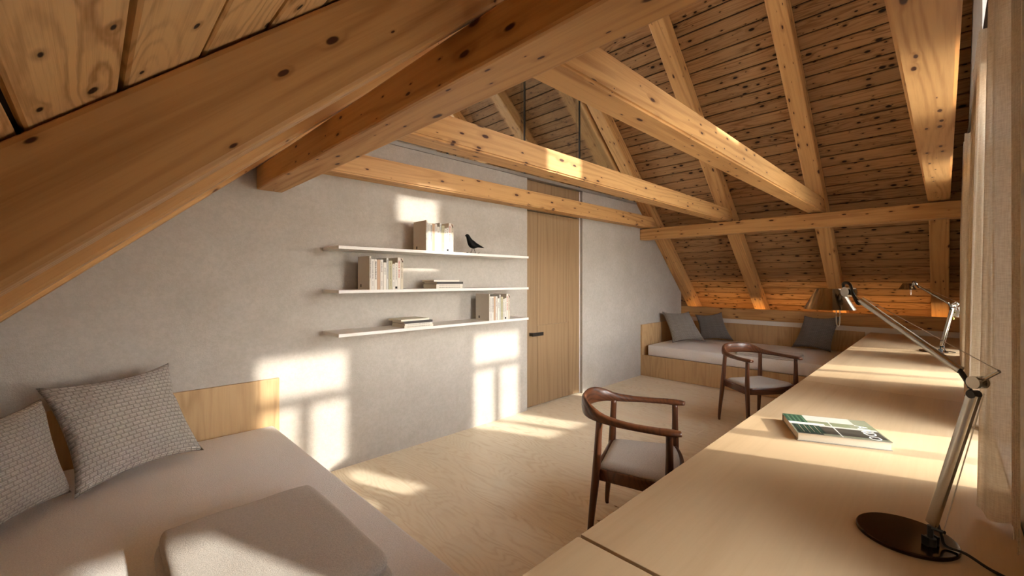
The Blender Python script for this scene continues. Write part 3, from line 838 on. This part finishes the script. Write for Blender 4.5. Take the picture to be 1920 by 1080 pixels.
# ------------------------------------------------------------ folded blankets
def blanket(x0, x1, y0, y1, z, layers, th, label, rz=0.0):
    r = empty('blanket', ((x0+x1)/2, (y0+y1)/2, z), rz); tag(r, label, 'blanket')
    a, b = (x1-x0)/2, (y1-y0)/2
    for k in range(layers):
        bm = bmesh.new(); n, m_ = 30, 40; rr = th/2; rnd = random.Random(k)
        ix = 0.012*k; p1, p2 = rnd.uniform(0, 6), rnd.uniform(0, 6)
        def P(u, v, side):
            A, B = a-ix, b-ix*0.8
            x = (2*u-1); y = (2*v-1)
            ex = min(1.0, (1-abs(x))*A/rr); ey = min(1.0, (1-abs(y))*B/rr)
            e = math.sqrt(max(0, 1-(1-ex)**2))*math.sqrt(max(0, 1-(1-ey)**2))
            zz = k*th*0.99+rr+side*rr*e*0.97
            zz += 0.002*math.sin(7*x+p1)*math.cos(5*y+p2)*(1 if (k == layers-1 and side > 0) else 0)
            cr = 0.02*(abs(x)**12)*(abs(y)**12)
            return (x*(A-cr), y*(B-cr), zz)
        us = [0.5-0.5*math.cos(math.pi*i/n) for i in range(n+1)]; vs = [0.5-0.5*math.cos(math.pi*i/m_) for i in range(m_+1)]
        for side in (1, -1):
            g = [[bm.verts.new(P(u, v, side)) for u in us] for v in vs]
            for j in range(m_):
                for i in range(n): bm.faces.new((g[j][i], g[j][i+1], g[j+1][i+1], g[j+1][i]))
        bmesh.ops.remove_doubles(bm, verts=bm.verts, dist=1e-4)
        link('fold', finish(bm, 'fold', M['blanket'], True), r)
    return r
blanket(0.150, 0.690, 1.20, 1.93, 0.4605, 2, 0.048, 'folded beige-grey blanket on the near daybed in the lower left', 0.0)
blanket(5.925, 6.405, 1.235, 1.92, 0.4605, 2, 0.020, 'thin folded grey blanket on the far daybed behind the chair', 0.0)

# ------------------------------------------------------------ armchairs
def chair_proto():
    r = empty('armchair')
    half = [(0.0, -0.130, 0.716, 0.014, 0.050), (0.075, -0.124, 0.716, 0.014, 0.050), (0.140, -0.100, 0.712, 0.015, 0.047), (0.190, -0.058, 0.702, 0.018, 0.038),
            (0.222, 0.0, 0.688, 0.022, 0.026), (0.250, 0.08, 0.680, 0.022, 0.020), (0.272, 0.18, 0.677, 0.025, 0.016), (0.284, 0.28, 0.677, 0.030, 0.015),
            (0.286, 0.36, 0.677, 0.032, 0.015), (0.280, 0.405, 0.677, 0.022, 0.011)]
    full = [(-a, b, c, d, e) for a, b, c, d, e in half[:0:-1]]+half
    sweep_obj('arm_rail', catmull(full, 4), M['walnut_rail'], r, seg=14, power=2.6)
    def leg(top, mid, bot, r0, r1, r2):
        rows = catmull([(top[0], top[1], top[2], r0, r0), (top[0]*0.6+mid[0]*0.4, top[1]*0.6+mid[1]*0.4, top[2]*0.6+mid[2]*0.4, r0*1.05, r0*1.05),
                        (mid[0], mid[1], mid[2], r1, r1), (bot[0], bot[1], 0.06, r2*1.1, r2*1.1), (bot[0], bot[1], 0.0, r2*0.8, r2*0.8)], 4)
        return sweep_obj('leg', rows, M['walnut'], r, seg=12, up=(0, 1, 0))
    for s in (-1, 1):
        leg((s*0.216, -0.005, 0.672), (s*0.228, -0.020, 0.40), (s*0.244, -0.052, 0), 0.018, 0.022, 0.013)
        leg((s*0.280, 0.350, 0.668), (s*0.282, 0.352, 0.40), (s*0.284, 0.366, 0), 0.017, 0.021, 0.013)
    def rail(pts, nm='seat_rail', h=0.031):
        rows = [(a, b, 0.388, 0.011, h) for a, b in pts]
        sweep_obj(nm, rows, M['walnut_rail'], r, seg=12, power=5)
    for s in (-1, 1): rail([(s*0.226, 0.0), (s*0.252, 0.17), (s*0.279, 0.335)])
    rail([(-0.207, -0.020), (0.207, -0.020)])
    rail(catmull([(-0.262, 0.356), (-0.14, 0.388), (0, 0.400), (0.14, 0.388), (0.262, 0.356)], 4))
    # seat pad
    bm = bmesh.new(); n = 16; top = {}; U = [-1+2*i/n for i in range(n+1)]
    def xy(u, v):
        t = (v+1)/2; hw = 0.214+(0.266-0.214)*t; y = -0.008+(0.345+0.042*(1-u*u)-(-0.008))*t
        return u*hw, y
    for side in (1, -1):
        g = []
        for v in U:
            row = []
            for u in U:
                x_, y_ = xy(u, v); e = (1-abs(u)**8)*(1-abs(v)**8)
                z_ = 0.416+side*0.002 if e <= 0 else (0.418+0.026*e**0.4-0.010*(1-u*u)*(1-v*v) if side > 0 else 0.405)
                row.append(bm.verts.new((x_, y_, z_)))
            g.append(row)
        top[side] = g
        for j in range(n):
            for i in range(n): bm.faces.new((g[j][i], g[j][i+1], g[j+1][i+1], g[j+1][i]))
    per = [(0, i) for i in range(n)]+[(j, n) for j in range(n)]+[(n, n-i) for i in range(n)]+[(n-j, 0) for j in range(n)]
    for a, b in zip(per, per[1:]+per[:1]):
        bm.faces.new((top[1][a[0]][a[1]], top[1][b[0]][b[1]], top[-1][b[0]][b[1]], top[-1][a[0]][a[1]]))
    link('seat', finish(bm, 'seat', M['seat'], True), r)
    return r
ch1 = chair_proto()
def pose(o, x, y, phi):
    # local x = chair's right-hand axis, local +y = front
    c, s = math.cos(phi), math.sin(phi)
    m = Matrix(((c, s, 0, x), (s, -c, 0, y), (0, 0, 1, 0), (0, 0, 0, 1)))
    return m
def fix_pose(o, x, y, phi):
    # right=(c,s), front=(s,-c) is a mirrored frame; chair is symmetric, so negate x for a proper rotation
    c, s = math.cos(phi), math.sin(phi)
    o.matrix_world = Matrix(((-c, s, 0, x), (-s, -c, 0, y), (0, 0, 1, 0), (0, 0, 0, 1)))
fix_pose(ch1, 2.141, 1.375, 0.383)
tag(ch1, 'dark walnut armchair nearer the viewer, drawn up to the middle desk section', 'chair')
ch2 = copy_tree(ch1); fix_pose(ch2, 4.755, 1.451, -0.524)
tag(ch2, 'dark walnut armchair farther away, in front of the far daybed', 'chair')

# ------------------------------------------------------------ desk lamps
def lamp_proto():
    r = empty('desk_lamp')   # local x = heading, origin on the desk under the lower joint
    def L(nm, bm, m, smooth=True, lab=None, parent=None):
        o = link(nm, finish(bm, nm, m, smooth), parent or r)
        if smooth: smooth_by_angle(o, 35)
        if lab: o['label'] = lab
        return o
    bm = bmesh.new(); lathe(bm, [(0, 0), (0.100, 0), (0.102, 0.002), (0.102, 0.009), (0.100, 0.011), (0.094, 0.0115), (0, 0.0115)], 48, LBASE)
    L('base', bm, M['lampbase'], lab='dark polished round base')
    bm = bmesh.new(); lathe(bm, [(0, 0.0115), (0.012, 0.0115), (0.012, 0.03), (0.006, 0.032), (0.006, 0.060), (0, 0.060)], 20)
    for s in (-1, 1): add_box(bm, -0.008, 0.008, s*0.014-0.002, s*0.014+0.002, 0.0115, 0.034)
    L('joint', bm, M['black'])
    J = Vector((0, 0, 0.055)); E = Vector((-0.102, 0, 0.443)); H = Vector((0.236, 0, 0.639))
    dA = (E-J).normalized(); dB = (H-E).normalized()
    def arm(nm, a, b, w1, w2):
        bm = bmesh.new()
        sweep(bm, [tuple(a)+(w1, w2), tuple(b)+(w1, w2)], 16, up=(0, 1, 0), power=3.5)
        return L(nm, bm, M['chrome'])
    la = arm('lower_arm', J+dA*0.012, E-dA*0.030, 0.0125, 0.0075)
    ua = arm('upper_arm', E+dB*0.040, H-dB*0.048, 0.0085, 0.0065)
    # pulls: wires beside the arms
    bm = bmesh.new(); off = Vector((-0.030, 0, 0.006))
    tube(bm, [tuple(J+off), tuple(E+Vector((-0.012, 0, -0.022)))], 0.0012, 6)
    L('lower_wire', bm, M['wire'])
    tip = E+Vector((-0.040, 0, 0.034))
    bm = bmesh.new(); tube(bm, [tuple(tip), tuple(H-dB*0.05+Vector((-0.004, 0, 0.011)))], 0.0010, 6)
    L('upper_wire', bm, M['wire'])
    bm = bmesh.new(); tube(bm, [tuple(J+Vector((0, 0, 0.0))), tuple(J+off*1.1)], 0.004, 8); L('lower_lever', bm, M['black'])
    bm = bmesh.new(); tube(bm, [tuple(E), tuple(tip)], 0.0042, 8); L('elbow_lever', bm, M['chrome'])
    # elbow: disc, fork, black sleeve
    bm = bmesh.new()
    for s in (-1, 1):
        sweep(bm, [(E.x, s*0.006, E.z, 0.014, 0.014), (E.x, s*0.013, E.z, 0.014, 0.014)], 20, up=(0, 0, 1))
    el = L('elbow', bm, M['chrome'])
    bm = bmesh.new(); sweep(bm, [(E.x-dA.x*0.03, -0.010, E.z-dA.z*0.03, 0.009, 0.009), (E.x-dA.x*0.03, 0.010, E.z-dA.z*0.03, 0.009, 0.009)], 16)
    q0, q1, q2 = E-dA*0.040+Vector((0.010, 0, 0)), E+Vector((0.014, 0, -0.016)), E+dB*0.044
    tube(bm, catmull([tuple(q0), tuple(q1), tuple(q2)], 6), 0.0055, 8)
    L('elbow_sleeve', bm, M['black'])
    # head: hinge block, cable loop, shade, bulb holder, switch loop
    bm = bmesh.new()
    tube(bm, [tuple(H-dB*0.050), tuple(H)], 0.0040, 8)
    sweep(bm, [(H.x, -0.014, H.z, 0.015, 0.015), (H.x, 0.014, H.z, 0.015, 0.015)], 18)
    tube(bm, [tuple(H), (H.x+0.050, 0, H.z-0.022)], 0.0065, 10)
    L('head_joint', bm, M['chrome'])
    bm = bmesh.new()
    tube(bm, catmull([tuple(H-dB*0.052), (H.x-0.036, 0.004, H.z-0.034), (H.x-0.020, 0.006, H.z-0.004), (H.x-0.012, 0.008, H.z+0.024), (H.x+0.012, 0.006, H.z+0.026), (H.x+0.016, 0.002, H.z+0.002), (H.x+0.036, 0, H.z-0.012)], 6), 0.0042, 8)
    sweep(bm, [(H.x+0.040, -0.012, H.z-0.020, 0.014, 0.014), (H.x+0.040, 0.012, H.z-0.020, 0.014, 0.014)], 16)
    L('head_cable', bm, M['black'])
    S = Vector((0.309, 0, 0.618)); bm = bmesh.new()
    lathe(bm, [(0.0, 0.030), (0.034, 0.030), (0.036, 0.028), (0.0695, -0.036), (0.0685, -0.036), (0.035, 0.026), (0.0, 0.0285)], 48, S)
    sh = L('shade', bm, M['mirror'], lab='polished metal cone shade')
    bm = bmesh.new(); lathe(bm, [(0, 0.0), (0.016, 0.0), (0.016, 0.026), (0, 0.026)], 20, S)
    lathe(bm, [(0, -0.028), (0.012, -0.022), (0.015, -0.012), (0.010, -0.001), (0, -0.001)], 16, S)
    L('bulb', bm, M['ceramic'])
    bm = bmesh.new(); hx = S.x-0.034; z0 = S.z-0.030
    tube(bm, catmull([(hx, -0.006, z0), (hx, -0.0055, z0-0.045), (hx, 0, z0-0.058), (hx, 0.0055, z0-0.045), (hx, 0.006, z0)], 5), 0.0015, 8)
    L('switch_loop', bm, M['white_wire'])
    return r
# base centre relative to the joint, in lamp axes (lamp is turned 50 degrees)
ang = math.radians(50)
def to_local(dx, dy): return (dx*math.cos(ang)+dy*math.sin(ang), -dx*math.sin(ang)+dy*math.cos(ang), 0.0)
LBASE = to_local(1.525-1.499, 0.073-0.026)
l1 = lamp_proto(); l1.location = (1.499, 0.026, 0.7455); l1.rotation_euler = (0, 0, ang)
tag(l1, 'large jointed aluminium desk lamp with dark round base, nearest the viewer', 'lamp')
l2 = copy_tree(l1); l2.location = (5.662, 0.030, 0.7455)
tag(l2, 'smaller-looking aluminium desk lamp at the far end of the desk', 'lamp')
for l, lab in ((l1, 0), (l2, 1)):
    bm = bmesh.new(); pts = [(-0.004, -0.013, 0.070), (-0.012, -0.016, 0.045), (-0.016, -0.022, 0.018), (-0.045, -0.04, 0.016), (-0.082, -0.052, 0.005), (-0.12, -0.055, 0.0045), (-0.16, -0.04, 0.0045)] if lab == 0 else \
        [(-0.004, -0.013, 0.070), (-0.010, -0.03, 0.03), (0.02, -0.075, 0.005), (0.06, -0.11, 0.0045), (0.02, -0.10, 0.0045), (-0.03, -0.12, 0.0045)]
    tube(bm, catmull(pts, 6), 0.0035, 8)
    tag(link('power_cord', finish(bm, 'power_cord', M['black'], True), l), 'black power cord')

# ------------------------------------------------------------ big book on the desk
Ax, Ay = (2.366, 0.543), (2.513, 0.256)
bx = Vector((-0.252, -0.113)).normalized(); rzb = math.atan2(bx.y, bx.x)
r = empty('book', (2.3145, 0.3475, 0.7455), rzb)
tag(r, 'large picture book with a green and white cover lying flat on the desk', 'book')
w2, h2 = 0.138, 0.161; T = 0.034
bm = bmesh.new()
add_box(bm, -w2, w2, -h2, h2, 0, 0.0025); add_box(bm, -w2, w2, -h2, h2, T-0.0025, T)
add_box(bm, -w2, -w2+0.0025, -h2, h2, 0.0025, T-0.0025)
link('cover', finish(bm, 'cover', bmat((170, 164, 152))), r)
box('pages', -w2+0.003, w2-0.004, -h2+0.004, h2-0.004, 0.0027, T-0.0027, M['paper'], r)
bm = bmesh.new(); cols = [(150, 150, 132), (40, 78, 52), (16, 30, 22), (176, 172, 160), (112, 116, 86), (58, 51, 40), (122, 122, 98), (196, 194, 186), (92, 116, 86)]
def cr(u0, u1, v0, v1, mi, lv):
    z_ = T+0.0002+lv*0.00012
    p = [(-w2+2*w2*a, -h2+2*h2*b, z_) for a, b in ((u0, v0), (u1, v0), (u1, v1), (u0, v1))]
    f = bm.faces.new([bm.verts.new(q) for q in p]); f.material_index = mi
cr(0.0, 1.0, 0.0, 1.0, 6, 0); cr(0.0, 0.42, 0.0, 0.24, 1, 1); cr(0.0, 0.30, 0.24, 0.80, 3, 1)
cr(0.30, 0.52, 0.24, 0.72, 4, 1); cr(0.42, 0.54, 0.0, 0.42, 7, 2); cr(0.54, 1.0, 0.02, 0.34, 2, 2); cr(0.56, 0.93, 0.34, 0.98, 5, 2)
cr(0.30, 0.56, 0.80, 1.0, 4, 1); cr(0.93, 1.0, 0.30, 1.0, 6, 3); cr(0.22, 1.0, 0.49, 0.505, 7, 4); cr(0.50, 0.57, 0.34, 0.98, 3, 3)
for q in range(8): cr(0.03+0.01*(q % 3), 0.40, 0.015+q*0.028, 0.024+q*0.028, 8 if q % 2 else 2, 3)
for q in range(9): cr(0.56, 0.96-0.03*(q % 3), 0.06+q*0.030, 0.072+q*0.030, 6 if q % 2 else 1, 4)
link('cover_print', finish(bm, 'cover_print', [bmat(c, 'cover_ink') for c in cols]), r)
me = text_mesh('ANDO', 0.062, bmat((236, 234, 226), 'ink'), 'title')
link('title', me, r, Matrix.Translation((0.044, 0.112, T+0.0012)))

# ------------------------------------------------------------ curtain rail and curtains
rl = empty('curtain_rail', (3.4, -0.128, 2.545)); tag(rl, 'dark thin curtain rail above the windows', 'curtain rail')
box('rail', -2.55, 2.65, -0.008, 0.008, 0.0, 0.016, M['dark_metal'], rl)
for xb in (-2.4, -0.55, 1.0, 2.5): box('bracket', xb-0.01, xb+0.01, -0.0215, -0.0085, 0.002, 0.014, M['dark_metal'], rl)
def curtain(x0, x1, label, seed, z0=0.762, z1=2.53, folds=6, flare=0.03, cin=0.02, ret=True, lead=False, ymax=-0.068):
    rnd = random.Random(seed); n = 150; mz = 40; bm = bmesh.new(); cx = (x0+x1)/2
    ph = [rnd.uniform(0, 6.28) for _ in range(6)]
    g = []
    for j in range(mz+1):
        t = j/mz; z_ = z0+(z1-z0)*t; row = []
        for i in range(n+1):
            u = i/n; q = 2*math.pi*folds*u
            amp = 0.010+flare*(1-t)**0.8
            y = math.sin(q+ph[0]+0.5*math.sin(2*math.pi*u+ph[1])+0.5*(1-t)*math.sin(3.1*u*6.28+ph[3]))
            y = math.copysign(abs(y)**0.8, y)*amp*0.55+0.006*math.sin(2.3*q+ph[2]+2*t)*(1-0.4*t)
            yc = -0.113+cin*(1-t)
            xx = x0+(x1-x0)*u+0.010*math.sin(2*q+ph[4])*(1-t)+(u-0.5)*0.02*math.sin(t*5+ph[5])
            zz = z_+(0.012*math.sin(q+ph[1]) if j == 0 else 0)+(0.008*math.sin(q*1.0+ph[0]) if j == mz else 0)
            yy = min(max(yc+y, -0.143), ymax)
            if ret: k_ = math.exp(-(u*14)**2); yy = yy*(1-k_)-0.144*k_
            if lead:
                k_ = min(1.0, max(0.0, (u-0.72)/0.2)); k_ = k_*k_*(3-2*k_)
                yy = min(yy, -0.128+0.004*math.sin(q*2))*(1-k_)+(-0.098+0.028*(1-t)+0.006*math.sin(u*40))*k_
            row.append(bm.verts.new((xx-cx, yy, zz-z0)))
        g.append(row)
    for j in range(mz):
        for i in range(n): bm.faces.new((g[j][i], g[j][i+1], g[j+1][i+1], g[j+1][i]))
    o = link('curtain', finish(bm, 'curtain', M['curtain'], True)); o.location = (cx, 0, z0)
    return tag(o, label, 'curtain')
curtain(1.60, 1.84, 'large beige sheer curtain at the right edge of the photo', 11, folds=2.6, flare=0.045, cin=0.022, ret=False, lead=True)
curtain(2.76, 3.34, 'beige sheer curtain second from the viewer, between two windows', 12, folds=6)
curtain(4.64, 5.20, 'farthest beige sheer curtain, in front of the white orchid', 13, folds=6, ymax=-0.086)

# ------------------------------------------------------------ orchid on the sill
r = empty('potted_orchid', (5.735, -0.225, 0.7455)); tag(r, 'white orchid half hidden behind the farthest curtain', 'plant')
bm = bmesh.new(); lathe(bm, [(0, 0), (0.040, 0), (0.052, 0.10), (0.048, 0.10), (0.046, 0.088), (0, 0.088)], 28)
o = link('pot', finish(bm, 'pot', M['ceramic'], True), r); smooth_by_angle(o)
bm = bmesh.new(); lathe(bm, [(0.0, 0.0885), (0.0455, 0.0885), (0.03, 0.094), (0, 0.096)], 20); link('bark', finish(bm, 'bark', M['bark'], True), r)
def blade(pts, wd, m, nm='leaf', lab=None):
    bm = bmesh.new(); rows = catmull([tuple(p)+(q, 0.0012) for p, q in zip(pts, wd)], 4); sweep(bm, rows, 8)
    return link(nm, finish(bm, nm, m, True), r)
blade([(0, 0, 0.09), (-0.04, 0.045, 0.14), (-0.06, 0.09, 0.155), (-0.07, 0.128, 0.145)], [0.008, 0.022, 0.02, 0.003], M['leaf'])
blade([(0, 0, 0.09), (0.05, 0.02, 0.15), (0.09, 0.03, 0.16), (0.13, 0.04, 0.14)], [0.008, 0.022, 0.02, 0.003], M['leaf'])
blade([(0, 0, 0.09), (-0.05, -0.01, 0.16), (-0.10, 0.0, 0.19), (-0.14, 0.02, 0.17)], [0.008, 0.022, 0.02, 0.003], M['leaf'])
stem = catmull([(0, 0, 0.09), (0.0, 0.0, 0.25), (0.01, 0.03, 0.38), (0.02, 0.09, 0.45), (0.02, 0.14, 0.46)], 6)
bm = bmesh.new(); tube(bm, stem, 0.0025, 8); link('stem', finish(bm, 'stem', M['stem'], True), r)
def flower(c, s, sd):
    bm = bmesh.new(); c = Vector(c); rnd = random.Random(sd); nrm = Vector((-0.75, 0.55, 0.1)).normalized()
    a = nrm.cross(Vector((0, 0, 1))).normalized(); b = a.cross(nrm)
    for k in range(5):
        t = 2*math.pi*k/5+math.pi/2; d = (a*math.cos(t)+b*math.sin(t)); wd = s*(0.46 if k % 5 in (1, 4) else 0.30)
        rows = catmull([tuple(c+d*0.004)+(0.003, 0.001), tuple(c+d*s*0.45+nrm*0.005)+(wd, 0.001), tuple(c+d*s*0.8+nrm*0.004)+(wd*0.8, 0.001), tuple(c+d*s)+(wd*0.15, 0.0008)], 4)
        sweep(bm, rows, 8, up=tuple(nrm))
    f = link('flower', finish(bm, 'flower', M['petal'], True), r)
    bm = bmesh.new(); lathe(bm, [(0, -0.006), (0.006, 0), (0.004, 0.008), (0, 0.010)], 10, tuple(c+nrm*0.006)); link('lip', finish(bm, 'lip', M['bud'], True), f)
flower((-0.02, 0.158, 0.372), 0.045, 1); flower((0.0, 0.158, 0.445), 0.030, 2); flower((0.02, 0.11, 0.41), 0.036, 3)
bm = bmesh.new(); lathe(bm, [(0, -0.012), (0.009, -0.004), (0.008, 0.008), (0, 0.014)], 12, (-0.03, 0.172, 0.318)); link('bud', finish(bm, 'bud', M['bud'], True), r)
